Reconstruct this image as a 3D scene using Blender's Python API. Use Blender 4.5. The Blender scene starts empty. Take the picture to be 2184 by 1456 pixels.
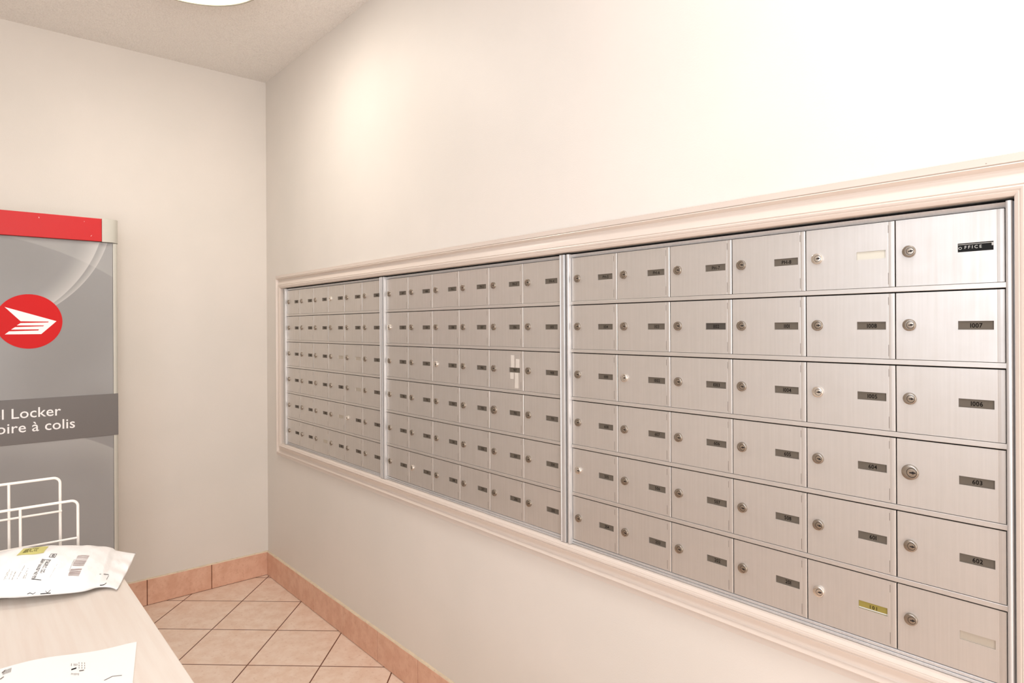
import bpy, bmesh, math, random
from mathutils import Vector, Matrix
from mathutils.bvhtree import BVHTree

random.seed(7)
C = bpy.context.scene.collection
SC = bpy.context.scene

# ------------------------------------------------------------------ camera
CAM = Vector((3.5136, -1.2782, 1.3412)); YAW = -0.8567; ROLL = -0.0055; FPX = 1367.2
fw = Vector((math.sin(YAW), math.cos(YAW), 0.0))
r0 = fw.cross(Vector((0, 0, 1))).normalized(); u0 = r0.cross(fw)
rr = r0 * math.cos(ROLL) + u0 * math.sin(ROLL)
uu = -r0 * math.sin(ROLL) + u0 * math.cos(ROLL)
cd = bpy.data.cameras.new('camera'); cam = bpy.data.objects.new('camera', cd); C.objects.link(cam)
M = Matrix.Identity(4)
for i in range(3):
    M[i][0] = rr[i]; M[i][1] = uu[i]; M[i][2] = -fw[i]; M[i][3] = CAM[i]
cam.matrix_world = M
cd.sensor_fit = 'HORIZONTAL'; cd.sensor_width = 36.0
cd.lens = 36.0 * FPX / 2184.0
cd.shift_y = -32.6 / 2184.0
cd.clip_start = 0.02
SC.camera = cam

# ------------------------------------------------------------------ view, world, daylight
SC.view_settings.view_transform = 'Standard'
SC.view_settings.look = 'None'
SC.view_settings.gamma = 1.0
SC.view_settings.use_curve_mapping = False
SC.view_settings.exposure = 0.13
w = bpy.data.worlds.new('world'); SC.world = w; w.use_nodes = True
w.node_tree.nodes['Background'].inputs[0].default_value = (0.82, 0.90, 1.0, 1)
w.node_tree.nodes['Background'].inputs[1].default_value = 1.5

ROOM_X, ROOM_Y, ROOM_Z = 6.6, -2.6, 2.673
LAMP_E = 15.5          # emission of the ceiling lamp bowls
WIN = (2.25, 4.25, 1.15, 2.35)  # window in the wall behind the camera: x0,x1,z0,z1
ld = bpy.data.lights.new('daylight', 'AREA'); ld.shape = 'RECTANGLE'
ld.size = WIN[1] - WIN[0] - .1; ld.size_y = WIN[3] - WIN[2] - .1
ld.energy = 16.0; ld.color = (0.80, 0.88, 1.0)
lo = bpy.data.objects.new('daylight', ld); C.objects.link(lo)
lo.location = ((WIN[0] + WIN[1]) / 2, ROOM_Y + 0.14, (WIN[2] + WIN[3]) / 2)
lo.rotation_euler = (math.radians(101), 0, 0)      # faces +Y, into the room

DOOR_Y = (-2.45, -1.55, 0.12, 2.12)   # glazed door in the end wall: y0, y1, z0, z1
ld = bpy.data.lights.new('daylight_door', 'AREA'); ld.shape = 'RECTANGLE'
ld.size = DOOR_Y[1] - DOOR_Y[0] - .14; ld.size_y = DOOR_Y[3] - DOOR_Y[2] - .2
ld.energy = 66.0; ld.color = (1.0, 0.975, 0.965)
lo = bpy.data.objects.new('daylight_door', ld); C.objects.link(lo)
lo.location = (ROOM_X - .25, (DOOR_Y[0] + DOOR_Y[1]) / 2, (DOOR_Y[2] + DOOR_Y[3]) / 2)
lo.rotation_euler = (math.radians(110), 0, math.radians(90))      # faces -X, into the room


# ------------------------------------------------------------------ helpers
def lin(*c):
    return tuple(((v / 255.0) / 12.92 if v / 255.0 <= .04045 else ((v / 255.0 + .055) / 1.055) ** 2.4) for v in c) + (1,)


def mat(name, col, rough=.5, metal=0.0, emit=None, spec=.5):
    m = bpy.data.materials.new(name); m.use_nodes = True
    b = m.node_tree.nodes['Principled BSDF']
    b.inputs['Base Color'].default_value = col
    b.inputs['Roughness'].default_value = rough
    b.inputs['Metallic'].default_value = metal
    b.inputs['Specular IOR Level'].default_value = spec
    if emit:
        b.inputs['Emission Color'].default_value = emit[0]
        b.inputs['Emission Strength'].default_value = emit[1]
    return m


class NT:
    def __init__(s, m): s.t = m.node_tree; s.b = s.t.nodes['Principled BSDF']
    def n(s, typ, **kw):
        x = s.t.nodes.new(typ)
        for k, v in kw.items(): setattr(x, k, v)
        return x
    def l(s, a, b): s.t.links.new(a, b)
    def math(s, op, a, b=None, c=None):
        x = s.n('ShaderNodeMath', operation=op)
        for i, v in enumerate((a, b, c)):
            if v is None: continue
            if isinstance(v, (int, float)): x.inputs[i].default_value = v
            else: s.l(v, x.inputs[i])
        return x.outputs[0]
    def mix(s, fac, a, b):
        x = s.n('ShaderNodeMix', data_type='RGBA')
        for i, v in ((0, fac), (6, a), (7, b)):
            if isinstance(v, (int, float, tuple)): x.inputs[i].default_value = v
            else: s.l(v, x.inputs[i])
        return x.outputs[2]
    def noise(s, vec, scale, detail=3, rough=.5):
        x = s.n('ShaderNodeTexNoise'); x.inputs['Scale'].default_value = scale
        x.inputs['Detail'].default_value = detail; x.inputs['Roughness'].default_value = rough
        if vec is not None: s.l(vec, x.inputs['Vector'])
        return x.outputs['Fac']
    def ramp(s, fac, lo, hi):
        x = s.n('ShaderNodeMapRange'); x.inputs[1].default_value = lo; x.inputs[2].default_value = hi
        x.interpolation_type = 'SMOOTHSTEP'
        s.l(fac, x.inputs[0]); return x.outputs[0]
    def bump(s, h, strength, dist):
        x = s.n('ShaderNodeBump'); x.inputs['Strength'].default_value = strength
        x.inputs['Distance'].default_value = dist; s.l(h, x.inputs['Height']); s.l(x.outputs[0], s.b.inputs['Normal'])


def pos(nt):
    g = nt.n('ShaderNodeNewGeometry'); return g.outputs['Position']
def objc(nt, scale=None):
    g = nt.n('ShaderNodeTexCoord'); o = g.outputs['Object']
    if scale:
        mp = nt.n('ShaderNodeMapping'); mp.inputs['Scale'].default_value = scale; nt.l(o, mp.inputs[0]); o = mp.outputs[0]
    return o


def box(bm, x0, x1, y0, y1, z0, z1, mi=0, bev=0.0):
    vs = [bm.verts.new((x, y, z)) for x in (x0, x1) for y in (y0, y1) for z in (z0, z1)]
    F = [(0, 1, 3, 2), (4, 6, 7, 5), (0, 4, 5, 1), (2, 3, 7, 6), (0, 2, 6, 4), (1, 5, 7, 3)]
    fs = [bm.faces.new([vs[i] for i in f]) for f in F]
    for f in fs: f.material_index = mi
    if bev > 0:
        es = list({e for f in fs for e in f.edges})
        r = bmesh.ops.bevel(bm, geom=es, offset=bev, segments=2, profile=.5, affect='EDGES')
        for f in r['faces']: f.material_index = mi


def obj(name, bm, mats, parent=None, smooth=False, loc=None):
    me = bpy.data.meshes.new(name)
    bmesh.ops.recalc_face_normals(bm, faces=bm.faces)
    bm.to_mesh(me); bm.free()
    for m in (mats if isinstance(mats, (list, tuple)) else [mats]): me.materials.append(m)
    if smooth:
        for p in me.polygons: p.use_smooth = True
        if smooth is not True:
            try: me.set_sharp_from_angle(angle=smooth)
            except Exception: pass
    o = bpy.data.objects.new(name, me); C.objects.link(o)
    if parent: o.parent = parent
    if loc: o.location = loc
    return o


def thing(name, label, cat, loc=(0, 0, 0), group=None):
    o = bpy.data.objects.new(name, None); C.objects.link(o); o.location = loc
    o['label'] = label; o['category'] = cat
    if group: o['group'] = group
    return o
def tag(o, label, cat, group=None):
    o['label'] = label; o['category'] = cat
    if group: o['group'] = group
    return o
def struct(name, bm, m, **k):
    o = obj(name, bm, m, **k); o['kind'] = 'structure'; return o


def tube(bm, pts, r, seg=10, closed=False):
    pts = [Vector(p) for p in pts]; rings = []; n = len(pts); prev = None
    for i, p in enumerate(pts):
        if closed: d = (pts[(i + 1) % n] - pts[i - 1]).normalized()
        elif i == 0: d = (pts[1] - p).normalized()
        elif i == n - 1: d = (p - pts[-2]).normalized()
        else: d = ((pts[i + 1] - p).normalized() + (p - pts[i - 1]).normalized()).normalized()
        a = prev if prev is not None else (Vector((0, 0, 1)) if abs(d.z) < .9 else Vector((1, 0, 0)))
        e1 = (a - d * a.dot(d)).normalized(); prev = e1; e2 = d.cross(e1)
        rings.append([bm.verts.new(p + (e1 * math.cos(t) + e2 * math.sin(t)) * r) for t in [2 * math.pi * k / seg for k in range(seg)]])
    m = n if closed else n - 1
    for i in range(m):
        A, B = rings[i], rings[(i + 1) % n]
        for k in range(seg): bm.faces.new((A[k], A[(k + 1) % seg], B[(k + 1) % seg], B[k]))
    if not closed:
        bm.faces.new(rings[0]); bm.faces.new(list(reversed(rings[-1])))


def lathe(bm, prof, cx=0, cy=0, seg=48, mi=0):
    """prof: (r, z) about the vertical axis"""
    rings = []
    for r, z in prof:
        if r < 1e-6: rings.append([bm.verts.new((cx, cy, z))])
        else: rings.append([bm.verts.new((cx + r * math.cos(2 * math.pi * k / seg), cy + r * math.sin(2 * math.pi * k / seg), z)) for k in range(seg)])
    for A, B in zip(rings, rings[1:]):
        for k in range(seg):
            k2 = (k + 1) % seg
            q = [A[k % len(A)], A[k2 % len(A)], B[k2 % len(B)], B[k % len(B)]]
            u = []
            for v in q:
                if v not in u: u.append(v)
            if len(u) > 2: bm.faces.new(u).material_index = mi


_tc = {}
def text_mesh(txt, size, spacing=1.0, bold=0.0):
    key = (txt, size, spacing, bold)
    if key in _tc: return _tc[key]
    cu = bpy.data.curves.new('t', 'FONT'); cu.body = txt; cu.size = size; cu.align_x = 'LEFT'
    cu.space_character = spacing; cu.resolution_u = 3; cu.offset = bold; cu.fill_mode = 'FRONT' if hasattr(cu, 'fill_mode') else 'BOTH'
    o = bpy.data.objects.new('t', cu); C.objects.link(o)
    dg = bpy.context.evaluated_depsgraph_get()
    me = bpy.data.meshes.new_from_object(o.evaluated_get(dg))
    V = [tuple(v.co) for v in me.vertices]; F = [tuple(p.vertices) for p in me.polygons]
    bpy.data.objects.remove(o); bpy.data.curves.remove(cu); bpy.data.meshes.remove(me)
    xs = [v[0] for v in V] or [0]; ys = [v[1] for v in V] or [0]
    _tc[key] = (V, F, min(xs), max(xs), min(ys), max(ys))
    return _tc[key]


def add_text(bm, txt, height, fn, mi, spacing=1.0, anchor='C', bold=0.0, xs=1.0):
    """height: height of a capital letter; fn maps (x, y) on the lettering plane to a point"""
    V, F, x0, x1, y0, y1 = text_mesh(txt, 1.0, spacing, bold)
    _, _, _, _, _, cap = text_mesh('H', 1.0, 1.0, bold)
    k = height / cap
    ax = {'C': (x0 + x1) / 2, 'L': x0, 'R': x1}[anchor]
    vs = [bm.verts.new(fn((v[0] - ax) * k * xs, v[1] * k - height / 2)) for v in V]
    for f in F:
        try: bm.faces.new([vs[i] for i in f]).material_index = mi
        except ValueError: pass


# ------------------------------------------------------------------ materials
M_wall = mat('wall_paint', lin(222, 207, 190), .5, spec=.3)
nt = NT(M_wall); p = pos(nt)
nt.l(nt.mix(nt.ramp(nt.noise(p, 2.2, 4), .3, .7), lin(223, 217, 209), lin(228, 221, 213)), nt.b.inputs['Base Color'])
nt.bump(nt.noise(p, 260, 2), .12, .002)

M_ceil = mat('ceiling_stipple', lin(216, 200, 185), .9)
nt = NT(M_ceil); p = pos(nt)
h = nt.math('ADD', nt.noise(p, 150, 3, .6), nt.math('MULTIPLY', nt.ramp(nt.noise(p, 75, 2), .52, .68), .8))
nt.bump(h, .55, .004)
nt.l(nt.mix(nt.ramp(nt.noise(p, 150, 3, .6), .35, .65), lin(236, 231, 225), lin(246, 242, 237)), nt.b.inputs['Base Color'])

# floor tiles laid on the diagonal
M_floor = mat('floor_tile', lin(222, 184, 158), .35, spec=.4)
nt = NT(M_floor); p = pos(nt)
sx = nt.n('ShaderNodeSeparateXYZ'); nt.l(p, sx.inputs[0])
TA, TS, TX, TY = .8207, .2934, .6787, -.21
xx = nt.math('SUBTRACT', sx.outputs[0], TX); yy = nt.math('SUBTRACT', sx.outputs[1], TY)
c_, s_ = math.cos(TA) / TS, math.sin(TA) / TS
U = nt.math('ADD', nt.math('MULTIPLY', xx, c_), nt.math('MULTIPLY', yy, s_))
V = nt.math('SUBTRACT', nt.math('MULTIPLY', xx, s_), nt.math('MULTIPLY', yy, c_))
def edge(nt, t):
    return nt.math('ABSOLUTE', nt.math('SUBTRACT', t, nt.math('ROUND', t)))
dd = nt.math('MINIMUM', edge(nt, U), edge(nt, V))
g = nt.ramp(dd, .0065, .0105)
cell = nt.n('ShaderNodeCombineXYZ'); nt.l(nt.math('FLOOR', U), cell.inputs[0]); nt.l(nt.math('FLOOR', V), cell.inputs[1])
wn = nt.n('ShaderNodeTexWhiteNoise'); nt.l(cell.outputs[0], wn.inputs[0])
mot = nt.ramp(nt.noise(p, 16, 5, .62), .32, .68)
tile = nt.mix(mot, lin(238, 208, 186), lin(249, 226, 208))
tile = nt.mix(nt.math('MULTIPLY', wn.outputs[0], .25), tile, lin(246, 224, 207))
tile = nt.mix(nt.math('MULTIPLY', nt.ramp(nt.noise(p, 60, 3), .55, .75), .35), tile, lin(208, 166, 140))
nt.l(nt.mix(g, lin(112, 62, 38), tile), nt.b.inputs['Base Color'])
nt.bump(g, .35, .002)

def speckle(name, a, b, c, rough):
    m = mat(name, a, rough); nt = NT(m); p = pos(nt)
    t = nt.mix(nt.ramp(nt.noise(p, 18, 5, .62), .32, .68), a, b)
    t = nt.mix(nt.math('MULTIPLY', nt.ramp(nt.noise(p, 70, 3), .55, .75), .4), t, c)
    nt.l(t, nt.b.inputs['Base Color']); return m
M_base = speckle('terracotta_tile', lin(217, 168, 142), lin(230, 187, 162), lin(198, 142, 114), .4)
M_grout = mat('grout', lin(110, 60, 38), .9)
M_caulk = speckle('caulk', lin(232, 214, 186), lin(222, 205, 180), lin(190, 165, 140), .6)

M_trim = mat('trim_paint', lin(232, 214, 200), .3, spec=.5)
nt = NT(M_trim); p = pos(nt)
chip = nt.ramp(nt.noise(p, 140, 2), .78, .80)
nt.l(nt.mix(nt.math('MULTIPLY', chip, .6), lin(222, 209, 198), lin(130, 110, 98)), nt.b.inputs['Base Color'])

def brushed(name, a, b, rough, metal, streak=(900, 900, 7)):
    m = mat(name, a, rough, metal); nt = NT(m); o = objc(nt)
    mp = nt.n('ShaderNodeMapping'); mp.inputs['Scale'].default_value = streak; nt.l(pos(nt), mp.inputs[0])
    s = nt.noise(mp.outputs[0], 1.0, 3, .6)
    big = nt.noise(pos(nt), 9, 4, .6)
    f = nt.math('ADD', nt.math('MULTIPLY', nt.ramp(s, .3, .7), .45), nt.math('MULTIPLY', nt.ramp(big, .3, .72), .55))
    nt.l(nt.mix(f, a, b), nt.b.inputs['Base Color'])
    nt.l(nt.math('ADD', nt.math('MULTIPLY', f, -.08), rough + .05), nt.b.inputs['Roughness'])
    nt.bump(s, .05, .0006)
    return m
M_door = brushed('satin_aluminium', lin(203, 198, 192), lin(211, 206, 201), .40, .66, (200, 200, 5))
M_frame = brushed('aluminium_extrusion', lin(200, 199, 199), lin(214, 213, 212), .36, .5, (260, 260, 3))
M_rail = brushed('aluminium_rail', lin(205, 200, 194), lin(214, 209, 204), .38, .66, (4, 260, 260))
M_black = mat('gap_shade_black', lin(18, 14, 12), .9)
M_slit = mat('hinge_slit_dark', lin(92, 80, 70), .8)  # grey-brown for the dark dashes at the hinge ends
M_lock = mat('lock_nickel', lin(164, 155, 144), .25, .92)
M_lock2 = mat('lock_chrome', lin(226, 220, 212), .2, .95)
M_plug = mat('lock_plug', lin(172, 160, 146), .28, .9)
M_key = mat('keyhole', lin(28, 20, 16), .7)
M_plate = mat('number_plate', lin(97, 89, 79), .55, 0, spec=.3)
M_plate_dark = mat('number_plate_dark', lin(70, 64, 58), .5)
M_plate_gold = mat('number_plate_gold', lin(150, 136, 66), .5, .1)
M_plate_cream = mat('number_plate_cream', lin(208, 204, 190), .5)
M_plate_bare = mat('plate_slot_bare', lin(186, 177, 163), .45, .3)
M_label_black = mat('label_tape_black', lin(18, 18, 18), .6, spec=.2)
M_ink = mat('ink', lin(14, 9, 7), .8, spec=.15)
M_inkw = mat('white_ink', lin(205, 205, 200), .5)

# ------------------------------------------------------------------ room shell
T = .14
bm = bmesh.new(); box(bm, -T, ROOM_X + T, ROOM_Y - T, T, -.12, 0); struct('floor', bm, M_floor)
bm = bmesh.new(); box(bm, -T, ROOM_X + T, ROOM_Y - T, T, ROOM_Z, ROOM_Z + .1); struct('ceiling', bm, M_ceil)
bm = bmesh.new(); box(bm, -T, 0, ROOM_Y - T, T, 0, ROOM_Z); struct('wall_left', bm, M_wall)
bm = bmesh.new()
dy0, dy1, dz0, dz1 = DOOR_Y[0] - .05, DOOR_Y[1] + .05, 0, DOOR_Y[3] + .05
box(bm, ROOM_X, ROOM_X + T, ROOM_Y - T, dy0, 0, ROOM_Z); box(bm, ROOM_X, ROOM_X + T, dy1, T, 0, ROOM_Z)
box(bm, ROOM_X, ROOM_X + T, dy0, dy1, dz1, ROOM_Z); struct('wall_back', bm, M_wall)
OX0, OX1, OZ0, OZ1 = .232, 3.268, .7445, 1.5425      # opening that holds the letterbox banks
bm = bmesh.new()
box(bm, 0, OX0, 0, T, 0, ROOM_Z); box(bm, OX1, ROOM_X, 0, T, 0, ROOM_Z)
box(bm, OX0, OX1, 0, T, 0, OZ0); box(bm, OX0, OX1, 0, T, OZ1, ROOM_Z)
box(bm, OX0 - .01, OX1 + .01, T - .02, T, OZ0 - .01, OZ1 + .01)
struct('wall_right', bm, M_wall)
bm = bmesh.new()
y0, y1 = ROOM_Y - T, ROOM_Y
box(bm, 0, WIN[0], y0, y1, 0, ROOM_Z); box(bm, WIN[1], ROOM_X, y0, y1, 0, ROOM_Z)
box(bm, WIN[0], WIN[1], y0, y1, 0, WIN[2]); box(bm, WIN[0], WIN[1], y0, y1, WIN[3], ROOM_Z)
struct('wall_near', bm, M_wall)
# window behind the camera
M_wf = mat('window_frame_paint', lin(235, 232, 228), .4)
M_glass = mat('window_glass', (1, 1, 1, 1), .02); M_glass.node_tree.nodes['Principled BSDF'].inputs['Transmission Weight'].default_value = 1
bm = bmesh.new()
for a, b, c, d in ((WIN[0], WIN[1], WIN[2], WIN[2] + .05), (WIN[0], WIN[1], WIN[3] - .05, WIN[3]),
                   (WIN[0], WIN[0] + .05, WIN[2], WIN[3]), (WIN[1] - .05, WIN[1], WIN[2], WIN[3]),
                   ((WIN[0] + WIN[1]) / 2 - .02, (WIN[0] + WIN[1]) / 2 + .02, WIN[2], WIN[3])):
    box(bm, a, b, ROOM_Y - .09, ROOM_Y - .03, c, d)
wo = struct('window_1', bm, M_wf)
bm = bmesh.new(); box(bm, WIN[0] + .05, WIN[1] - .05, ROOM_Y - .064, ROOM_Y - .058, WIN[2] + .05, WIN[3] - .05)
obj('window_pane', bm, M_glass, parent=wo)

# glazed door in the end wall, out of view
bm = bmesh.new()
for a, b, c, d in ((dy0, dy0 + .1, 0, dz1), (dy1 - .1, dy1, 0, dz1), (dy0 + .1, dy1 - .1, dz1 - .1, dz1), (dy0 + .1, dy1 - .1, 0, .16)):
    box(bm, ROOM_X + .03, ROOM_X + .08, a, b, c, d)
do = struct('door_1', bm, M_wf)
bm = bmesh.new(); box(bm, ROOM_X + .05, ROOM_X + .056, dy0 + .1, dy1 - .1, .16, dz1 - .1); obj('door_pane', bm, M_glass, parent=do)

# tiled baseboards
BH = .124
def baseboard(name, joints, along, lo, hi):
    bm = bmesh.new()
    js = [lo] + joints + [hi]
    for a, b in zip(js, js[1:]):
        a2, b2 = a + .0017, b - .0017
        if along == 'y': box(bm, .001, .010, a2, b2, .002, BH, 0, .001)
        else: box(bm, a2, b2, -.010, -.001, .002, BH, 0, .001)
    if along == 'y': box(bm, 0, .0075, lo, hi, 0, BH - .001, 1)
    else: box(bm, lo, hi, -.0075, 0, 0, BH - .001, 1)
    # bead of caulk on the top edge
    n = 220; rng = random.Random(3); prev = None
    for k in range(n + 1):
        t = lo + (hi - lo) * k / n
        e = .0035 + rng.random() * .0022; d = .0085 + rng.random() * .0015
        P = ((0, 0), (d, 0), (d * .8, e * .7), (0, e))
        ring = [bm.verts.new((u, t, BH + v) if along == 'y' else (t, -u, BH + v)) for u, v in P]
        if prev:
            for i in range(4):
                bm.faces.new((prev[i], prev[(i + 1) % 4], ring[(i + 1) % 4], ring[i])).material_index = 2
        prev = ring
    o = struct(name, bm, [M_base, M_grout, M_caulk])
baseboard('baseboard_left', [-2.35, -2.056, -1.762, -1.468, -1.174, -.88, -.586, -.292], 'y', ROOM_Y, -.0005)
baseboard('baseboard_right', [.305, .606, .914, 1.214, 1.512, 1.812, 2.112, 2.412, 2.712, 3.012, 3.312, 3.612, 3.912, 4.212, 4.512, 4.812, 5.112, 5.412, 5.712, 6.012, 6.312], 'x', .0105, ROOM_X)

# ------------------------------------------------------------------ moulded trim around the banks
PROF = [(0, 0), (0, .0090), (.0014, .0128), (.0132, .0096), (.0150, .0056), (.0160, .0054), (.0164, .0155), (.0174, .0188), (.0188, .0194),
        (.0206, .0160), (.0222, .0112), (.0245, .0076), (.0275, .0064), (.0310, .0070), (.0370, .0104), (.0440, .0152), (.0512, .0204), (.0526, .0186),
        (.0540, .0208), (.0556, .0216), (.0590, .0204), (.0612, .0182), (.0624, .0188), (.0655, .0172), (.0685, .0142), (.0692, .0105), (.0692, 0)]
TW = .0692
bm = bmesh.new()
corners = []
for sx_, sz_ in ((0, 0), (1, 0), (1, 1), (0, 1)):
    ring = []
    for u, d in PROF:
        k = TW - u
        x = OX0 - k if sx_ == 0 else OX1 + k
        z = OZ0 - k if sz_ == 0 else OZ1 + k
        ring.append(bm.verts.new((x, -d, z)))
    corners.append(ring)
for i in range(4):
    A, B = corners[i], corners[(i + 1) % 4]
    for k in range(len(PROF)):
        k2 = (k + 1) % len(PROF)
        bm.faces.new((A[k], A[k2], B[k2], B[k]))
tr = struct('trim_1', bm, M_trim, smooth=math.radians(28))
tr['label'] = 'cream painted moulded trim framing the three letterbox banks'

# ------------------------------------------------------------------ letterbox banks
W_, P_, DH = .1603, .130, .120
Z0 = 1.528
def door_mesh(plain=False):
    """front face at y=-.004, hinge roll on the right, a real slot for the number plate"""
    bm = bmesh.new()
    g = .0009
    xa, xb = g, W_ - g
    prof = [(xa, 0), (xa, -.0035), (xa + .0006, -.004), (.0952, -.004), (.1446, -.004), (W_ - .0118, -.004), (W_ - .0112, -.00385), (W_ - .0104, -.0040),
            (W_ - .0068, -.0043), (W_ - .0030, -.0042), (W_ - .0014, -.0037), (xb, -.0030), (xb, 0)]
    zs = [-DH + .0004, -.0012 - DH / 2 - .0060, -.0012 - DH / 2 + .0086, -.0016]
    zs = [zs[0], -.0668, -.0522, zs[3]]
    grid = [[bm.verts.new((x, y, z)) for x, y in prof] for z in zs]
    for j in range(3):
        for i in range(len(prof) - 1):
            if j == 1 and i == 3: continue
            f = bm.faces.new((grid[j][i], grid[j][i + 1], grid[j + 1][i + 1], grid[j + 1][i]))
            if i == len(prof) - 2: f.material_index = 1  # door edge coloured black to stand for shade in the gap
    for j in range(3): bm.faces.new((grid[j][-1], grid[j][0], grid[j + 1][0], grid[j + 1][-1]))
    bm.faces.new(grid[0]); bm.faces.new(list(reversed(grid[3])))
    # slot walls
    a, b, c, d = grid[1][3], grid[1][4], grid[2][4], grid[2][3]
    q = [bm.verts.new((v.co.x, -.0014, v.co.z)) for v in (a, b, c, d)]
    o4 = [a, b, c, d]
    for i in range(4): bm.faces.new((o4[i], o4[(i + 1) % 4], q[(i + 1) % 4], q[i]))
    bm.faces.new(q)
    # dark slits where the hinge pin ends
    for z0, z1 in (() if plain else ((-.022, -.008), (-DH + .005, -DH + .026))):
        box(bm, W_ - .0116, W_ - .0110, -.00405, -.0036, z0, z1, 2)
    me = bpy.data.meshes.new('door')
    bmesh.ops.recalc_face_normals(bm, faces=bm.faces)
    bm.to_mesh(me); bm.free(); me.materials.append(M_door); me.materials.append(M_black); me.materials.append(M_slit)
    return me

def lock_mesh(R=.0105, mring=None, ang=0.0, name='lock'):
    bm = bmesh.new(); seg = 32
    def ring(r, y, cx=0.0): return [bm.verts.new((cx + r * math.cos(2 * math.pi * k / seg), y, r * math.sin(2 * math.pi * k / seg))) for k in range(seg)]
    e = .0028 * R / .0105
    rs = [ring(R, 0), ring(R, -.0034), ring(R * .95, -.0050), ring(R * .88, -.0054), ring(R * .62, -.0055, e), ring(R * .60, -.0044, e), ring(R * .57, -.0044, e), ring(R * .545, -.0056, e), ring(R * .30, -.0059, e)]
    mi = [0, 0, 0, 0, 0, 2, 1, 1]
    for (A, B), m in zip(zip(rs, rs[1:]), mi):
        for k in range(seg): bm.faces.new((A[k], A[(k + 1) % seg], B[(k + 1) % seg], B[k])).material_index = m
    bm.faces.new(rs[-1]).material_index = 1
    # keyhole: a slot with a wider middle
    hw, hh = R * .36, R * .085
    pts = [(-hw, -hh), (-.3 * hw, -hh), (-.1 * hw, -2.1 * hh), (.35 * hw, -2.1 * hh), (.55 * hw, -hh), (hw, -hh), (hw, hh), (.55 * hw, hh), (.35 * hw, 2.1 * hh), (-.1 * hw, 2.1 * hh), (-.3 * hw, hh), (-hw, hh)]
    ca, sa = math.cos(ang), math.sin(ang)
    vf = [bm.verts.new((e + R * .10 + a * ca - b * sa, -.0063, a * sa + b * ca)) for a, b in pts]
    vb = [bm.verts.new((v.co.x, -.0056, v.co.z)) for v in vf]
    bm.faces.new(vf).material_index = 2
    for i in range(12): bm.faces.new((vf[i], vf[(i + 1) % 12], vb[(i + 1) % 12], vb[i])).material_index = 2
    me = bpy.data.meshes.new(name)
    bmesh.ops.recalc_face_normals(bm, faces=bm.faces)
    bm.to_mesh(me); bm.free()
    for m in (mring or M_lock, M_plug if mring is None else M_lock2, M_key): me.materials.append(m)
    for p in me.polygons: p.use_smooth = True
    me.set_sharp_from_angle(angle=math.radians(35))
    return me

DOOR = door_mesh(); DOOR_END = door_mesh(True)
LOCKS = [lock_mesh(ang=a, name='lock') for a in (0, .12, -.15)]
LOCK_BRIGHT = lock_mesh(mring=M_lock2, ang=.1)
LOCK_BIG = lock_mesh(R=.0135, ang=.05)

def plate_mesh(txt, mplate, mink, cap=.0072, sp=1.06, bare=False):
    bm = bmesh.new()
    box(bm, .0953, .1445, -.0021, -.0015, -.0667, -.0523, 0)
    if txt:
        if txt == 'OFFICE':
            add_text(bm, 'O', .0044, lambda x, y: (.0982 + x, -.00235, -.0602 + y), 1, 1.0, 'C')
            add_text(bm, 'FFICE', .0049, lambda x, y: (.1165 + x, -.00235, -.0592 + y), 1, 1.5, 'C')
            box(bm, .0955, .1443, -.0024, -.0021, -.0546, -.0538, 2); box(bm, .1418, .1440, -.0024, -.0021, -.0590, -.0546, 2)
        else:
            add_text(bm, txt if txt == '101' else txt.replace('1', 'I'), cap, lambda x, y: (.1204 + x, -.00225, -.0597 + y), 1, sp, 'C', bold=.018, xs=.92)
        if txt == '101':
            box(bm, .0955, .1443, -.0024, -.0020, -.0660, -.0640, 2)
    me = bpy.data.meshes.new('number_plate')
    bm.to_mesh(me); bm.free()
    for m in (mplate, mink, M_inkw): me.materials.append(m)
    return me

NUM = [
    [['1401', '1402', '1403', '1404', '1405', '1406'], ['1407', '1408', 'PH-1', 'PH-2', 'PH-3', 'PH-4'], ['PH-5', 'PH-6', 'PH-7', 'PH-8', '', 'OFFICE']],
    [['1208', '1207', '1206', '1205', '1204', '1203'], ['1202', '1201', '1108', '1107', '1106', '1105'], ['1104', '1103', '1102', '1101', '1008', '1007']],
    [['805', '806', '807', '808', '901', '902'], ['903', '904', '905', '906', '907', '908'], ['1001', '1002', '1003', '1004', '1005', '1006']],
    [['804', '803', '802', '801', '708', '707'], ['706', '705', '704', '703', '702', '701'], ['608', '607', '606', '605', '604', '603']],
    [['401', '402', '403', '404', '405', '406'], ['407', '408', '501', '502', '503', '504'], ['505', '506', '507', '508', '601', '602']],
    [['308', '307', '306', '305', '304', '303'], ['302', '301', '208', '207', '206', '205'], ['204', '203', '202', '201', '101', '']],
]
BARE = {(0, 2, 3), (0, 2, 4), (0, 3, 4), (0, 4, 3), (0, 5, 2), (2, 5, 5)}      # (bank, row, column) with an empty slot
BRIGHT = {(2, 2, 1), (2, 2, 4), (2, 4, 0), (2, 5, 4), (2, 0, 4), (1, 2, 2), (0, 0, 3), (0, 4, 4), (1, 1, 0), (1, 5, 1)}
BIG = {(2, 3, 5), (1, 3, 4)}

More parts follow.
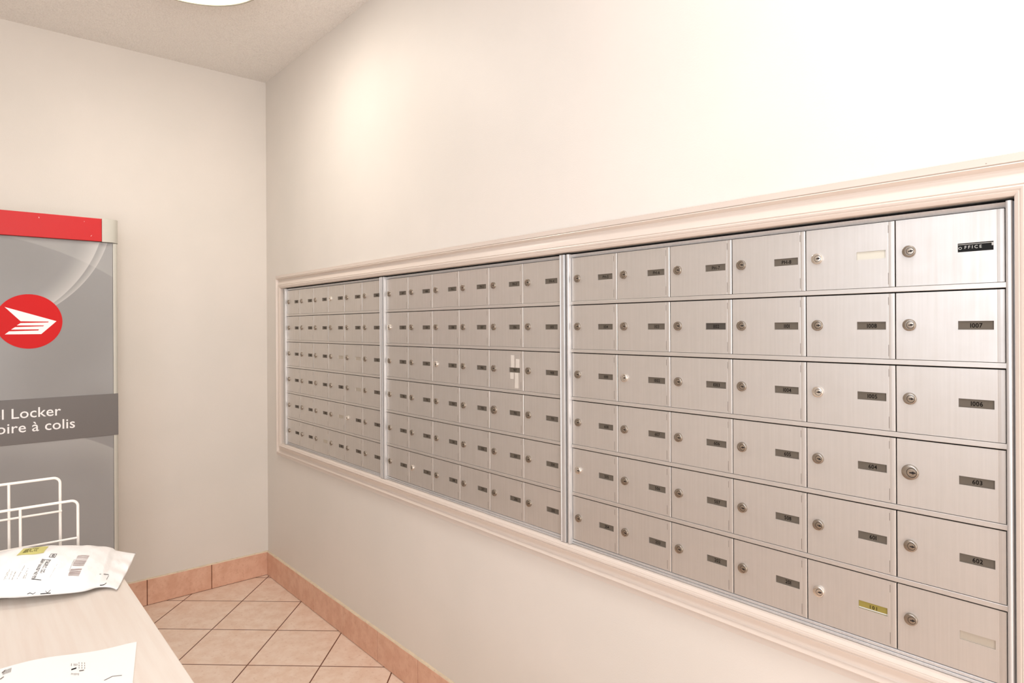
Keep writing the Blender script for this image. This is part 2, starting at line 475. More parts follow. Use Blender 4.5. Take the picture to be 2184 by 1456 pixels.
# cross-sections of the raised side extrusions, 15 mm proud of the doors
FPL = [(-.0095, .004), (-.0095, -.0125), (-.0085, -.0146), (-.0060, -.0154), (-.0030, -.0150), (-.0012, -.0136), (-.0006, -.0100), (-.0004, -.0040), (-.0004, .004)]
FPR = [(.0018, .004), (.0020, -.0110), (.0026, -.0140), (.0044, -.0154), (.0060, -.0152), (.0068, -.0142), (.0150, -.0142), (.0158, -.0152), (.0200, -.0152), (.0216, -.0140), (.0222, -.0110), (.0222, .004)]
M_tape = mat('pale_tape', lin(212, 205, 196), .35)
TAPE = ((.1040, .1190, -.0520, -.0145), (.1270, .1425, -.0520, -.0255), (.1010, .1160, -.0870, -.0670), (.1220, .1375, -.1140, -.0670))
FPR_END = [(.0014, .004), (.0014, -.0095)] + [(.0058 - .0044 * math.cos(a), -.0095 - .0050 * math.sin(a)) for a in [math.pi * k / 12 for k in range(1, 12)]] + [(.0102, -.0095), (.0102, .0010), (.0222, .0010), (.0222, .004)]
def bank(idx, x0, label):
    t = thing('letterbox_bank', label, 'mailbox', (x0, 0, OZ0 + .001), 'aluminium letterbox banks in the moulded frame')
    zz = -(OZ0 + .001)
    xl, xr = -.0095, 6 * W_ + .0222
    zb, zt = OZ0 + .001, 1.5368
    # outer extruded frame
    bm = bmesh.new()
    for side in (0, 1):
        pts = FPL if side == 0 else [(6 * W_ + u, y) for u, y in (FPR_END if idx == 2 else FPR)]
        lo_ = [bm.verts.new((x, y, zb + zz)) for x, y in pts]; hi_ = [bm.verts.new((x, y, zt + zz)) for x, y in pts]
        n = len(pts)
        for k in range(n): bm.faces.new((lo_[k], lo_[(k + 1) % n], hi_[(k + 1) % n], hi_[k]))
        bm.faces.new(lo_); bm.faces.new(list(reversed(hi_)))
    # the top rail leans back towards its lower edge
    tp = [(Z0 + .0002 + zz, .0022), (zt - .0004 + zz, -.0022), (zt + zz, -.0012), (zt + zz, .004), (Z0 + .0002 + zz, .004)]
    ra, rb = [[bm.verts.new((x, y, z)) for z, y in tp] for x in (-.0003, 6 * W_ + .0013)]
    for k in range(5): bm.faces.new((ra[k], ra[(k + 1) % 5], rb[(k + 1) % 5], rb[k]))
    bm.faces.new(ra); bm.faces.new(list(reversed(rb)))
    zm = .7512
    box(bm, -.0003, 6 * W_ + .0019, -.0052, .004, zm + .0004 + zz, Z0 - 5 * P_ - DH - .0008 + zz, 0, .0006)
    box(bm, -.0003, 6 * W_ + .0019, -.0062, .004, zb + zz, zm - .0004 + zz, 0, .0006)
    obj('frame', bm, M_frame, t, smooth=math.radians(30))
    bm = bmesh.new(); box(bm, xl + .002, xr - .002, .0042, .11, zb + .001 + zz, zt - .001 + zz)
    box(bm, xl + (-.038 if idx == 0 else .001), xr - .001, .012, .112, zb + .001 + zz, zt + .0048 + zz)  # black liner added in the opening so the gaps look shaded
    obj('case_and_shade_liner', bm, M_black, t)
    rm = None
    for k in range(5):
        if rm is None:
            bm = bmesh.new(); box(bm, -.0002, 6 * W_ + .0017, -.0058, .004, -.0092, -.0004, 0, .0007)
            r = obj('shelf_rail', bm, M_rail, t); rm = r.data
        else:
            r = bpy.data.objects.new('shelf_rail', rm); C.objects.link(r); r.parent = t
        r.location = (0, 0, Z0 - k * P_ - DH + zz)
    for row in range(6):
        for col in range(6):
            key = (idx, row, col); n = NUM[row][idx][col]
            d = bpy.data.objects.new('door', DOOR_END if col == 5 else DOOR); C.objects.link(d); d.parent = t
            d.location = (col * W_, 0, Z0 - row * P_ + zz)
            d.rotation_euler = (math.radians(random.uniform(-.25, .25)), 0, math.radians(random.uniform(-.12, .12)))
            lm = LOCK_BIG if key in BIG else LOCK_BRIGHT if key in BRIGHT else random.choice(LOCKS)
            k = bpy.data.objects.new('lock', lm); C.objects.link(k); k.parent = d
            k.location = (.0225 if not (idx == 0 and col == 0) else .0235, -.0040, -.0585)
            if key in BIG: k['label'] = 'oversized round lock'
            elif key in BRIGHT: k['label'] = 'brighter chrome lock'
            if n == 'OFFICE': pm = plate_mesh(n, M_label_black, M_inkw); lab = 'black label tape reading OFFICE'
            elif n == '101': pm = plate_mesh(n, M_plate_gold, M_ink, .0062, 1.35); lab = 'gold number plate reading 101'
            elif key == (2, 0, 4): pm = plate_mesh('', M_plate_cream, M_ink); lab = 'blank cream plate'
            elif key in BARE: pm = plate_mesh('', M_plate_bare, M_ink); lab = 'empty plate slot'
            else:
                pm = plate_mesh(n, M_plate_dark if key == (2, 1, 2) else M_plate, M_ink)
                lab = ('dark grey number plate reading %s' % n) if idx == 2 else None
            q = bpy.data.objects.new('number_plate', pm); C.objects.link(q); q.parent = d
            if lab: q['label'] = lab
            if key == (1, 2, 4):
                for a, b, z0, z1 in TAPE:
                    bm = bmesh.new(); box(bm, a, b, -.0046, -.0040, z0, z1, 0, .00025)
                    tp = obj('tape_strip', bm, M_tape, d); tp['label'] = 'pale strip of tape over the number plate'
            if idx == 2 and n: d['label'] = ('door lettered %s' if n == 'OFFICE' else 'door numbered %s') % n
    return t
bank(0, .2925, 'far left bank of aluminium letterboxes beside the room corner')
bank(1, 1.2927, 'middle bank of aluminium letterboxes between the two other banks, with doors PH-1 to PH-4')
bank(2, 2.2933, 'near right bank of aluminium letterboxes with the black OFFICE label at top')

# ------------------------------------------------------------------ parcel locker
LX = .35; LY = -.757; LYL = -1.363
M_lbody = mat('locker_side', lin(196, 190, 180), .4, .1)
M_red = mat('signal_red', lin(226, 32, 38), .35); 
nt = NT(M_red); p = pos(nt)
nt.l(nt.mix(nt.ramp(nt.noise(p, 60, 3), .74, .76), lin(196, 7, 13), lin(240, 225, 220)), nt.b.inputs['Base Color'])
M_red2 = mat('emblem_red', lin(206, 6, 8), .5, spec=.3)
M_white = mat('emblem_white', lin(250, 250, 250), .45)
M_band = mat('band_grey', lin(110, 106, 104), .38)
M_cap = mat('cap_grey', lin(196, 194, 184), .35, .1)
M_panel = mat('locker_graphic', lin(160, 157, 153), .28)
nt = NT(M_panel); p = pos(nt); sx = nt.n('ShaderNodeSeparateXYZ'); nt.l(p, sx.inputs[0])
def circ3(a, b, c):
    (ax, ay), (bx, by), (cx, cy) = a, b, c
    d = 2 * (ax * (by - cy) + bx * (cy - ay) + cx * (ay - by))
    ux = ((ax * ax + ay * ay) * (by - cy) + (bx * bx + by * by) * (cy - ay) + (cx * cx + cy * cy) * (ay - by)) / d
    uy = ((ax * ax + ay * ay) * (cx - bx) + (bx * bx + by * by) * (ax - cx) + (cx * cx + cy * cy) * (bx - ax)) / d
    return ux, uy, math.hypot(ax - ux, ay - uy)
base = nt.mix(nt.ramp(nt.noise(p, 1.7, 2), .35, .65), lin(142, 141, 140), lin(156, 156, 156))
for a, b, c, wdt, amt, zlo in (((-.822, 1.70), (-.885, 1.56), (-.975, 1.45), .075, .5, 1.40), ((-.795, 1.70), (-.865, 1.55), (-.98, 1.43), .026, .45, 1.40),
                          ((-1.15, 1.70), (-.99, 1.66), (-.80, 1.57), -.14, .14, 1.35), ((-.90, .90), (-.84, .872), (-.775, .835), .16, .22, .3),
                          ((-1.15, 1.66), (-1.12, 1.675), (-1.07, 1.70), .04, .3, 1.6)):
    ux, uy, R = circ3(a, b, c)
    dx = nt.math('SUBTRACT', sx.outputs[1], ux); dz = nt.math('SUBTRACT', sx.outputs[2], uy)
    dist = nt.math('SQRT', nt.math('ADD', nt.math('MULTIPLY', dx, dx), nt.math('MULTIPLY', dz, dz)))
    sd = nt.math('DIVIDE', nt.math('SUBTRACT', R, dist), wdt)
    inside = nt.math('MULTIPLY', nt.ramp(sd, 0, .04), nt.ramp(sx.outputs[2], zlo, zlo + .05))
    f = nt.math('MULTIPLY', inside, nt.math('POWER', nt.math('MAXIMUM', nt.math('SUBTRACT', 1.0, sd), 0.0), 1.6))
    base = nt.mix(nt.math('MULTIPLY', f, amt), base, lin(226, 224, 220))
nt.l(base, nt.b.inputs['Base Color'])

lk = thing('parcel_locker', 'tall grey parcel locker with red header against the left wall', 'locker', (.19, (LY + LYL) / 2, 0))
ox, oy = .19, (LY + LYL) / 2
def L(bm):  # shift world coordinates into the locker's own frame
    bmesh.ops.translate(bm, verts=bm.verts, vec=(-ox, -oy, 0)); return bm
bm = bmesh.new(); box(bm, .012, LX - .014, LYL + .004, LY - .004, .02, 1.79, 0, .003); obj('body', L(bm), M_lbody, lk)
bm = bmesh.new(); box(bm, LX - .013, LX - .0005, LYL + .019, LY - .019, .05, 1.702, 0, .001); obj('front_panel', L(bm), M_panel, lk)
for s in (0, 1):   # rounded corner posts
    bm = bmesh.new(); n = 8
    e0 = LY if s == 0 else LYL; sg = -1 if s == 0 else 1
    pts = [(LX - .034, e0), (LX - .0135, e0)] + [(LX - .0135 + .0145 * math.sin(k * math.pi / 2 / n), e0 + sg * .014 * (1 - math.cos(k * math.pi / 2 / n)) ) for k in range(1, n + 1)] + [(LX + .001, e0 + sg * .0185), (LX - .012, e0 + sg * .0185), (LX - .034, e0 + sg * .006)]
    lo_ = [bm.verts.new((x, y, .03)) for x, y in pts]; hi_ = [bm.verts.new((x, y, 1.700)) for x, y in pts]
    for k in range(len(pts)): bm.faces.new((lo_[k], lo_[(k + 1) % len(pts)], hi_[(k + 1) % len(pts)], hi_[k]))
    bm.faces.new(lo_); bm.faces.new(list(reversed(hi_)))
    obj('corner_post', L(bm), M_cap, lk, smooth=math.radians(40))
bm = bmesh.new(); box(bm, LX - .03, LX + .010, LYL + .058, LY - .0595, 1.7055, 1.801, 0, .0015); obj('header', L(bm), M_red, lk)
for s in (0, 1):
    bm = bmesh.new(); n = 8; e0 = LY + .004 if s == 0 else LYL - .004; sg = -1 if s == 0 else 1
    pts = [(LX - .10, e0), (LX - .028, e0)] + [(LX - .028 + .040 * math.sin(k * math.pi / 2 / n), e0 + sg * .040 * (1 - math.cos(k * math.pi / 2 / n))) for k in range(1, n + 1)] + [(LX + .012, e0 + sg * .0630), (LX - .02, e0 + sg * .0630), (LX - .10, e0 + sg * .004)]
    lo_ = [bm.verts.new((x, y, 1.7040)) for x, y in pts]; hi_ = [bm.verts.new((x, y, 1.8015)) for x, y in pts]
    for k in range(len(pts)): bm.faces.new((lo_[k], lo_[(k + 1) % len(pts)], hi_[(k + 1) % len(pts)], hi_[k]))
    bm.faces.new(lo_); bm.faces.new(list(reversed(hi_)))
    obj('end_cap', L(bm), M_cap, lk, smooth=math.radians(40))
# printed band with the words, wrapped over the corner posts
bm = bmesh.new(); box(bm, LX - .008, LX + .0018, LYL + .0015, LY - .0015, .889, 1.065, 0, .0014); bd = obj('sign_band', L(bm), M_band, lk)
bm = bmesh.new()
wpt = lambda yr, zc: (lambda x, y: (LX + .0021, yr + x, zc + y))
add_text(bm, 'Parcel Locker', .0385, wpt(-.9595, 1.0105), 0, 1.02, 'R', bold=.006)
add_text(bm, 'Armoire \u00e0 colis', .0385, wpt(-.9125, .9550), 0, 1.02, 'R', bold=.006)
obj('lettering', L(bm), M_white, bd, loc=(0, 0, 0))
# round emblem
bm = bmesh.new(); cy, cz, R = -1.0602, 1.3705, .1075
seg = 72
f0 = [bm.verts.new((LX + .0008, cy + R * math.cos(2 * math.pi * k / seg), cz + R * math.sin(2 * math.pi * k / seg))) for k in range(seg)]
f1 = [bm.verts.new((LX - .0005, v.co.y, v.co.z)) for v in f0]
bm.faces.new(f0); bm.faces.new(list(reversed(f1)))
for k in range(seg): bm.faces.new((f0[k], f1[k], f1[(k + 1) % seg], f0[(k + 1) % seg]))
em = obj('emblem', L(bm), M_red2, lk)
bm = bmesh.new()
def ep(px, py):   # offsets from the emblem centre measured off the enlarged view
    return (LX + .0012, cy + (px - 318) / 334.0 * R, cz - (py - 1283) / 284.0 * R)
polys = [[(80, 1135), (590, 1280), (512, 1285), (232, 1281)],
         [(230, 1300), (505, 1294), (512, 1285), (590, 1280), (545, 1320), (465, 1325), (195, 1324)],
         [(178, 1342), (455, 1334), (465, 1325), (545, 1320), (497, 1362), (415, 1366), (140, 1367)],
         [(120, 1385), (405, 1378), (415, 1366), (497, 1362), (435, 1416), (80, 1416)]]
for P in polys:
    a = [bm.verts.new(ep(*q)) for q in P]; b = [bm.verts.new((v.co.x - .0006, v.co.y, v.co.z)) for v in a]
    bm.faces.new(a); bm.faces.new(list(reversed(b)))
    for i in range(len(a)): bm.faces.new((a[i], b[i], b[(i + 1) % len(a)], a[(i + 1) % len(a)]))
obj('emblem_wing', L(bm), M_white, em)

# ------------------------------------------------------------------ table
M_lam = mat('pale_laminate', lin(238, 222, 205), .38)
nt = NT(M_lam)
mp = nt.n('ShaderNodeMapping'); mp.inputs['Scale'].default_value = (3, 60, 60); nt.l(pos(nt), mp.inputs[0])
nt.l(nt.mix(nt.ramp(nt.noise(mp.outputs[0], 1.3, 4), .3, .7), lin(229, 216, 204), lin(233, 223, 212)), nt.b.inputs['Base Color'])
M_edge = mat('table_edge', lin(240, 232, 214), .4)
M_leg = mat('table_leg_metal', lin(150, 148, 146), .35, .8)
TX0, TX1, TY0, TY1, TZ = 1.558, 2.78, -1.70, -.9855, .76
tb = thing('table', 'pale laminate table with parcel and envelope on it', 'table', ((TX0 + TX1) / 2, (TY0 + TY1) / 2, 0))
tx, ty = (TX0 + TX1) / 2, (TY0 + TY1) / 2
def TT(bm): bmesh.ops.translate(bm, verts=bm.verts, vec=(-tx, -ty, 0)); return bm
bm = bmesh.new(); box(bm, TX0, TX1, TY0, TY1, TZ - .028, TZ, 0, .0015); obj('tabletop', TT(bm), M_lam, tb)
for x in (TX0 + .06, TX1 - .06):
    for y in (TY0 + .06, TY1 - .06):
        bm = bmesh.new(); box(bm, x - .02, x + .02, y - .02, y + .02, 0, TZ - .0285, 0, .003); obj('leg', TT(bm), M_leg, tb)
bm = bmesh.new()
for y in (TY0 + .06, TY1 - .06): box(bm, TX0 + .08, TX1 - .08, y - .01, y + .01, TZ - .09, TZ - .029)
for x in (TX0 + .06, TX1 - .06): box(bm, x - .01, x + .01, TY0 + .08, TY1 - .08, TZ - .09, TZ - .029)
obj('apron', TT(bm), M_leg, tb)

# ------------------------------------------------------------------ white wire rack
M_wire = mat('white_coated_wire', lin(246, 240, 232), .35)
rk = thing('wire_rack', 'white stepped wire file rack behind the parcel on the table', 'rack', (1.50, -1.2, TZ))
def hoop(X, zt, yr, yl, rad=.0032, r=.014, zb=TZ + .004):
    pts = [(X, yr, zb)]
    pts += [(X, yr - r + r * math.cos(a), zt - r + r * math.sin(a)) for a in [k * math.pi / 2 / 6 for k in range(7)]]
    pts += [(X, yl + r - r * math.sin(a), zt - r + r * math.cos(a)) for a in [k * math.pi / 2 / 6 for k in range(7)]]
    pts += [(X, yl, zb)]
    return pts, rad
def RK(bm): bmesh.ops.translate(bm, verts=bm.verts, vec=(-1.5, 1.2, -TZ)); return bm
def rack_frame(name, X, zt, yr, yl, mid, zc, out):
    bm = bmesh.new(); pts, rad = hoop(X, zt, yr, yl); tube(bm, pts, rad, 10)
    for m in mid: tube(bm, [(X, m, TZ + .004), (X, m, zt - .001)], .0030, 8)
    tube(bm, [(X + .0045, yr + out, zc), (X + .0045, yl - out, zc)], .0026, 8)
    obj(name, RK(bm), M_wire, rk, smooth=math.radians(50))
rack_frame('rear_frame', 1.572, .9720, -1.0852, -1.40, (-1.1855, -1.29), .8890, .003)
rack_frame('front_frame', 1.612, .9180, -1.0533, -1.38, (-1.1665, -1.265), .8265, -.002)
bm = bmesh.new()
for y in (-1.0852, -1.1855, -1.29, -1.40): tube(bm, [(1.572, y, TZ + .0035), (1.612, y + .018, TZ + .0035)], .003, 8)
tube(bm, [(1.572, -1.0852, TZ + .0035), (1.572, -1.40, TZ + .0035)], .003, 8)
tube(bm, [(1.612, -1.0533, TZ + .0035), (1.612, -1.38, TZ + .0035)], .003, 8)
obj('base_wires', RK(bm), M_wire, rk, smooth=math.radians(50))

# ------------------------------------------------------------------ padded parcel
M_poly = mat('white_poly_mailer', lin(250, 248, 246), .32)
nt = NT(M_poly); p = pos(nt)
mp = nt.n('ShaderNodeMapping'); mp.inputs['Scale'].default_value = (1, 1.6, 1); mp.inputs['Rotation'].default_value = (0, 0, .6); nt.l(p, mp.inputs[0])
nt.bump(nt.noise(mp.outputs[0], 22, 3, .5), .5, .006)
# stations along the parcel from its right end (s=0) leftwards: back point, front point, middle height, edge heights
ST = [
    # back (x, y, z)          front (x, y, z)          dome
    ((1.662, -.937, .7720), (1.8716, -1.0124, .7640), .000),
    ((1.655, -.960, .7790), (1.850, -1.024, .7660), .003),
    ((1.648, -.990, .7880), (1.842, -1.046, .7690), .012),
    ((1.642, -1.025, .7950), (1.852, -1.072, .7710), .020),
    ((1.640, -1.065, .8000), (1.848, -1.110, .7750), .025),
    ((1.638, -1.110, .8040), (1.838, -1.145, .7780), .031),
    ((1.636, -1.160, .8060), (1.822, -1.185, .7800), .035),
    ((1.636, -1.210, .8040), (1.795, -1.230, .7820), .034),
    ((1.636, -1.270, .7950), (1.775, -1.290, .7780), .022),
    ((1.638, -1.330, .7720), (1.770, -1.345, .7680), .003),
]
def interp(tab, s):
    s = max(0, min(len(tab) - 1 - 1e-6, s * (len(tab) - 1))); i = int(s); f = s - i
    i0 = max(i - 1, 0); i3 = min(i + 2, len(tab) - 1)
    def cr(a, b, c, d): return .5 * ((2 * b) + (-a + c) * f + (2 * a - 5 * b + 4 * c - d) * f * f + (-a + 3 * b - 3 * c + d) * f ** 3)
    g = [tab[k] for k in (i0, i, i + 1, i3)]
    B = Vector([cr(*[q[0][j] for q in g]) for j in range(3)]); F = Vector([cr(*[q[1][j] for q in g]) for j in range(3)])
    return B, F, cr(*[q[2] for q in g])
rng = random.Random(5)
NS, NTT = 60, 28
bm = bmesh.new(); top = []; bot = []
for i in range(NS + 1):
    s = i / NS; B, F, H = interp(ST, s); a = []; b = []
    for j in range(NTT + 1):
        t = j / NTT; q = B.lerp(F, t); prof = max(0.0, math.sin(math.pi * t ** .62)) ** .66
        wr = .0011 * math.sin(s * 31 + t * 9) * math.sin(t * 13 + s * 5) + .0008 * math.sin(s * 63 - t * 22)
        zt = q.z + (H + (.006 if H > .01 else 0)) * prof + wr * prof
        if s < .16: zt += .0022 * math.sin(t * 21) * math.sin(math.pi * t)
        zb = max(TZ + .0006, q.z - .0006 - max(0, q.z - TZ) * min(1, 1.15 * max(0.0, math.sin(math.pi * t)) ** 1.3))
        a.append(bm.verts.new((q.x, q.y, zt)))
        b.append(a[-1] if j in (0, NTT) or i in (0, NS) else bm.verts.new((q.x, q.y, min(zb, zt - .0004))))
    top.append(a); bot.append(b)
for i in range(NS):
    for j in range(NTT):
        bm.faces.new((top[i][j], top[i + 1][j], top[i + 1][j + 1], top[i][j + 1]))
        q = [bot[i][j], bot[i][j + 1], bot[i + 1][j + 1], bot[i + 1][j]]
        try: bm.faces.new(q)
        except ValueError: pass
pm_ = bm.copy(); bvh = BVHTree.FromBMesh(pm_); pm_.free()
for v in bm.verts: v.co -= Vector((1.7, -1.13, TZ))
parcel = obj('parcel', bm, M_poly, smooth=True, loc=(1.7, -1.13, TZ))
tag(parcel, 'white padded mailing bag with shipping labels lying on the table', 'parcel')
def ray_xy(px, py, z):   # point at height z seen at a place in the photograph
    d = fw + rr * ((px - 1092) / FPX) - uu * ((py - 728 + 32.6) / FPX)
    return CAM + d * ((z - CAM.z) / d.z)
def on_parcel(x, y):
    h = bvh.ray_cast(Vector((x, y, 1.2)), Vector((0, 0, -1)))
    z = h[0].z if h[0] is not None else TZ + .01
    return Vector((x - 1.7, y + 1.13, z + .0006 - TZ))
def par(px, py):
    d = fw + rr * ((px - 1092) / FPX) - uu * ((py - 728 + 32.6) / FPX)
    h = bvh.ray_cast(CAM, d.normalized())
    return h[0] if h[0] is not None else ray_xy(px, py, TZ + .02)
def patch(bm, quad, mi=0, n=6, fn=on_parcel):
    """quad of four ground-plan points, laid onto the bag"""
    A, B, Cc, D = [Vector((q[0], q[1])) for q in quad]
    g = [[bm.verts.new(fn(*(A.lerp(B, i / n).lerp(D.lerp(Cc, i / n), j / n)))) for i in range(n + 1)] for j in range(n + 1)]
    for j in range(n):
        for i in range(n): bm.faces.new((g[j][i], g[j][i + 1], g[j + 1][i + 1], g[j + 1][i])).material_index = mi
def sub(quad, u0, u1, v0, v1):
    A, B, Cc, D = [Vector((q[0], q[1])) for q in quad]
    f = lambda u, v: A.lerp(B, u).lerp(D.lerp(Cc, u), v)
    return [f(u0, v0), f(u1, v0), f(u1, v1), f(u0, v1)]
M_yel = mat('yellow_sticker', lin(206, 200, 120), .5)
M_print = mat('grey_print', lin(120, 112, 106), .6)
M_bar = mat('barcode_print', lin(170, 150, 145), .6)
q_yel = [par(*p) for p in ((50, 1170), (104, 1165), (93, 1179), (35, 1185))]
bm = bmesh.new(); patch(bm, q_yel, 0, 8)
for k in range(15):
    u = .16 + k * .036; h = rng.uniform(.15, .3)
    patch(bm, sub(q_yel, u, u + .018, .55 - h, .55 + h * .8), 1, 1, lambda x, y: on_parcel(x, y) + Vector((0, 0, .0004)))
st = obj('sticker', bm, [M_yel, M_ink], parcel); st['label'] = 'yellow sticker with handwritten marks'
bm = bmesh.new()
q_bar = [par(*p) for p in ((166, 1185), (191, 1185), (168, 1229), (144, 1228))]
v = 0
while v < 1:
    w_ = rng.uniform(.008, .035)
    if not (.56 < v < .66) : patch(bm, sub(q_bar, rng.choice((0, 0, .05)), 1, v, min(1, v + w_)), 1, 3)
    v += w_ + rng.uniform(.012, .03)
for k in range(9): patch(bm, sub(q_bar, -.10, -.05, .25 + k * .06, .28 + k * .06), 0, 1)
obj('barcode', bm, [M_print, M_bar], parcel)
bm = bmesh.new()
q_adr = [par(*p) for p in ((90, 1192), (110, 1194), (88, 1237), (67, 1235))]
for side in (0, 1):          # two dense columns of small print beside the address
    for k in range(26):
        v = k / 26
        for m in range(3):
            if rng.random() < .8:
                u = (0 + m * .12) if side == 0 else (.55 + m * .14)
                if side == 1 and v > .72: continue
                patch(bm, sub(q_adr, u, u + rng.uniform(.05, .13), v, v + rng.uniform(.012, .028)), 0, 1)
patch(bm, sub(q_adr, 0, .95, .0, .02), 0, 2); patch(bm, sub(q_adr, 0, 1.0, .985, 1.01), 0, 2)
q_box = [par(*p) for p in ((109, 1181), (122, 1181), (117, 1189), (104, 1188))]
for a in ((0, 1, 0, .1), (0, 1, .9, 1), (0, .08, 0, 1), (.92, 1, 0, 1), (.35, .7, .25, .38), (.35, .45, .3, .7), (.4, .75, .62, .75), (.66, .76, .4, .7)): patch(bm, sub(q_box, *a), 0, 1)
obj('code_print', bm, [M_ink, M_print], parcel)
bm = bmesh.new()
for (x0, y0, x1, y1, wd) in ((34, 1218, 25, 1237, 1.2), (27, 1216, 19, 1236, .8), (21, 1214, 12, 1235, .8), (16, 1220, 8, 1237, .8), (54, 1204, 36, 1235, 1.0), (60, 1212, 49, 1234, 1.2), (122, 1203, 106, 1232, .5), (58, 1222, 53, 1234, .8)):
    n = 14
    for k in range(n):
        if rng.random() < .25: continue
        t0, t1 = k / n, (k + .75) / n
        a = (x0 + (x1 - x0) * t0, y0 + (y1 - y0) * t0); b = (x0 + (x1 - x0) * t1, y0 + (y1 - y0) * t1)
        patch(bm, [par(a[0] - wd / 2, a[1]), par(a[0] + wd / 2, a[1]), par(b[0] + wd / 2, b[1]), par(b[0] - wd / 2, b[1])], 1, 1)
obj('address_print', bm, [M_ink, M_print], parcel)
bm = bmesh.new()
for (x0, y0, x1, y1, wd) in ((86, 1266.5, 108, 1265, 1.8), (97, 1260, 101, 1265, 1.5), (101, 1265, 108, 1258, 1.2), (58, 1267, 64, 1264.5, 1.5), (64, 1264.5, 70, 1267, 1.5), (70, 1267, 76, 1263.5, 1.3), (213, 1248, 222, 1247, 1.6), (222, 1247, 227, 1243, 1.4), (227, 1236, 232, 1227, 1.6), (212, 1224.5, 232, 1225.5, 1.0)):
    patch(bm, [par(x0, y0 - wd / 2), par(x1, y1 - wd / 2), par(x1, y1 + wd / 2), par(x0, y0 + wd / 2)], 0, 2)
obj('logo_print', bm, [M_ink, M_print], parcel)

# ------------------------------------------------------------------ envelope
M_env = mat('white_paper', lin(250, 249, 246), .6)
bm = bmesh.new()
def env_z(x, y):
    u = (-1.03 - y)
    return TZ + .0012 + .0040 * (.5 - .5 * math.cos(2 * math.pi * min(1, max(0, (u - .04) / .20)))) * max(0, 1 - (x - 2.10) / .22)
E0 = [(2.160, -1.0285), (2.112, -1.2400), (2.335, -1.290), (2.383, -1.0785)]
A, B, Cc, D = [Vector(q) for q in E0]
n = 30; g = []; g2 = []
for j in range(n + 1):
    g.append([]); g2.append([])
    for i in range(n + 1):
        q = A.lerp(B, i / n).lerp(D.lerp(Cc, i / n), j / n)
        wv = .004 * math.sin(i / n * 7.5 - .6) * (1 - j / n) ** 2 * (1 if i > 3 else i / 3)
        X = q.x + wv; z = env_z(q.x, q.y)
        g[-1].append(bm.verts.new((X - 2.25, q.y + 1.16, z - TZ))); g2[-1].append(bm.verts.new((X - 2.25, q.y + 1.16, z - .0009 - TZ)))
for j in range(n):
    for i in range(n):
        bm.faces.new((g[j][i], g[j][i + 1], g[j + 1][i + 1], g[j + 1][i])); bm.faces.new((g2[j][i], g2[j + 1][i], g2[j + 1][i + 1], g2[j][i + 1]))
for k in range(n):
    bm.faces.new((g[0][k], g2[0][k], g2[0][k + 1], g[0][k + 1])); bm.faces.new((g[n][k], g[n][k + 1], g2[n][k + 1], g2[n][k]))
    bm.faces.new((g[k][0], g[k + 1][0], g2[k + 1][0], g2[k][0])); bm.faces.new((g[k][n], g2[k][n], g2[k + 1][n], g[k + 1][n]))
ev = obj('envelope', bm, M_env, smooth=math.radians(60), loc=(2.25, -1.16, TZ))
tag(ev, 'white paper envelope with small postmark lying near the table edge', 'envelope')
bm = bmesh.new()
def on_env(x, y): return Vector((x - 2.25, y + 1.16, env_z(x, y) + .0005 - TZ))
def envp(px, py): return ray_xy(px, py, TZ + .002)
for (x0, y0, x1, y1, wd, mi) in ((152, 1429, 163, 1425, 2.6, 0), (169, 1431, 179, 1429, 2.0, 1), (222, 1450, 240, 1441, 1.2, 1), (240, 1441, 260, 1439, 1.0, 1),
                                 (4, 1436, 12, 1430, 2.5, 1), (0, 1449, 8, 1444, 2.0, 1)):
    patch(bm, [envp(x0, y0 - wd / 2), envp(x1, y1 - wd / 2), envp(x1, y1 + wd / 2), envp(x0, y0 + wd / 2)], mi, 1, on_env)
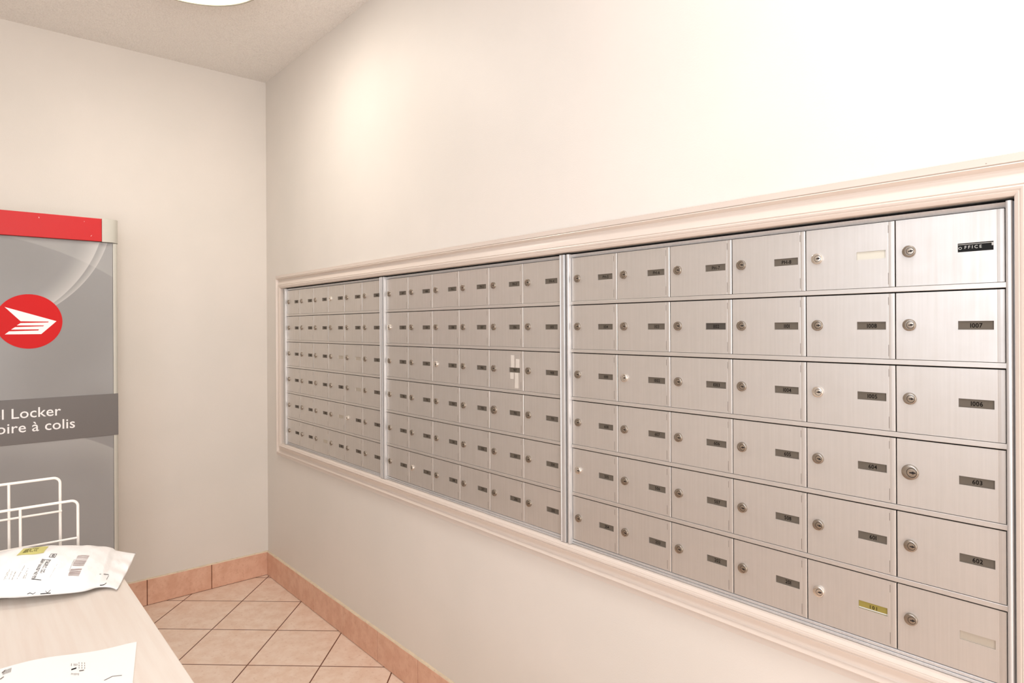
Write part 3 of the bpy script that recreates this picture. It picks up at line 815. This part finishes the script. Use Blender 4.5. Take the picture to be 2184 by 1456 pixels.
for k in range(6):
    for yb in (1416, 1436):
        if rng.random() < .85: patch(bm, [envp(152 + k * 3, yb), envp(153 + k * 3, yb), envp(152.6 + k * 3, yb + rng.uniform(3, 7)), envp(151.6 + k * 3, yb + rng.uniform(3, 7))], 1, 1, on_env)
for k in range(3):
    for m in range(3): patch(bm, [envp(168 + k * 6, 1413 + m * 5), envp(169.2 + k * 6, 1413 + m * 5), envp(169.2 + k * 6, 1416 + m * 5), envp(168 + k * 6, 1416 + m * 5)], 1, 1, on_env)
for k in range(6): patch(bm, [envp(8 + k * 3, 1431 - k), envp(9.2 + k * 3, 1431 - k), envp(7.2 + k * 3, 1440 - k), envp(6 + k * 3, 1440 - k)], 1, 1, on_env)
obj('postmark', bm, [M_ink, M_print], ev)

# ------------------------------------------------------------------ ceiling lights
M_pan = mat('lamp_pan', lin(206, 194, 176), .45, .2)
M_rim = mat('lamp_rim', lin(176, 172, 158), .35, .6)
M_bowl = mat('lamp_glass_warm', lin(255, 250, 240), .3, emit=((1.0, .945, .86, 1), LAMP_E))
M_bowl2 = mat('added_lamp_glass_cool', lin(250, 252, 255), .3, emit=((.96, .965, 1.0, 1), LAMP_E))
def ceiling_light(x, y, label, M_bowl, R=.255):
    t = thing('ceiling_light', label, 'lamp', (x, y, ROOM_Z), 'round glass ceiling lights')
    bm = bmesh.new(); lathe(bm, [(0, -.0005), (R * .72, -.0005), (R * .72, -.058), (R * .95, -.062), (R * .95, -.066), (0, -.066)]); obj('pan', bm, M_pan, t, smooth=math.radians(30))
    bm = bmesh.new(); lathe(bm, [(R * .95, -.060), (R + .004, -.062), (R + .006, -.070), (R + .002, -.076), (R - .006, -.076), (R * .95, -.068), (R * .95, -.060)]); obj('rim', bm, M_rim, t, smooth=math.radians(40))
    bm = bmesh.new(); lathe(bm, [(R - .006, -.070)] + [((R - .006) * (1 - k / 12), -.072 - .052 * (1 - (1 - k / 12) ** 2)) for k in range(13)]); obj('glass_bowl', bm, M_bowl, t, smooth=True)
ceiling_light(1.070, -.660, 'round glowing glass ceiling light above the left corner of the room', M_bowl)
ceiling_light(3.30, -.640, 'added round ceiling light, unseen overhead, that brightens the right wall', M_bowl2)  # unseen lamp added to brighten the upper right wall
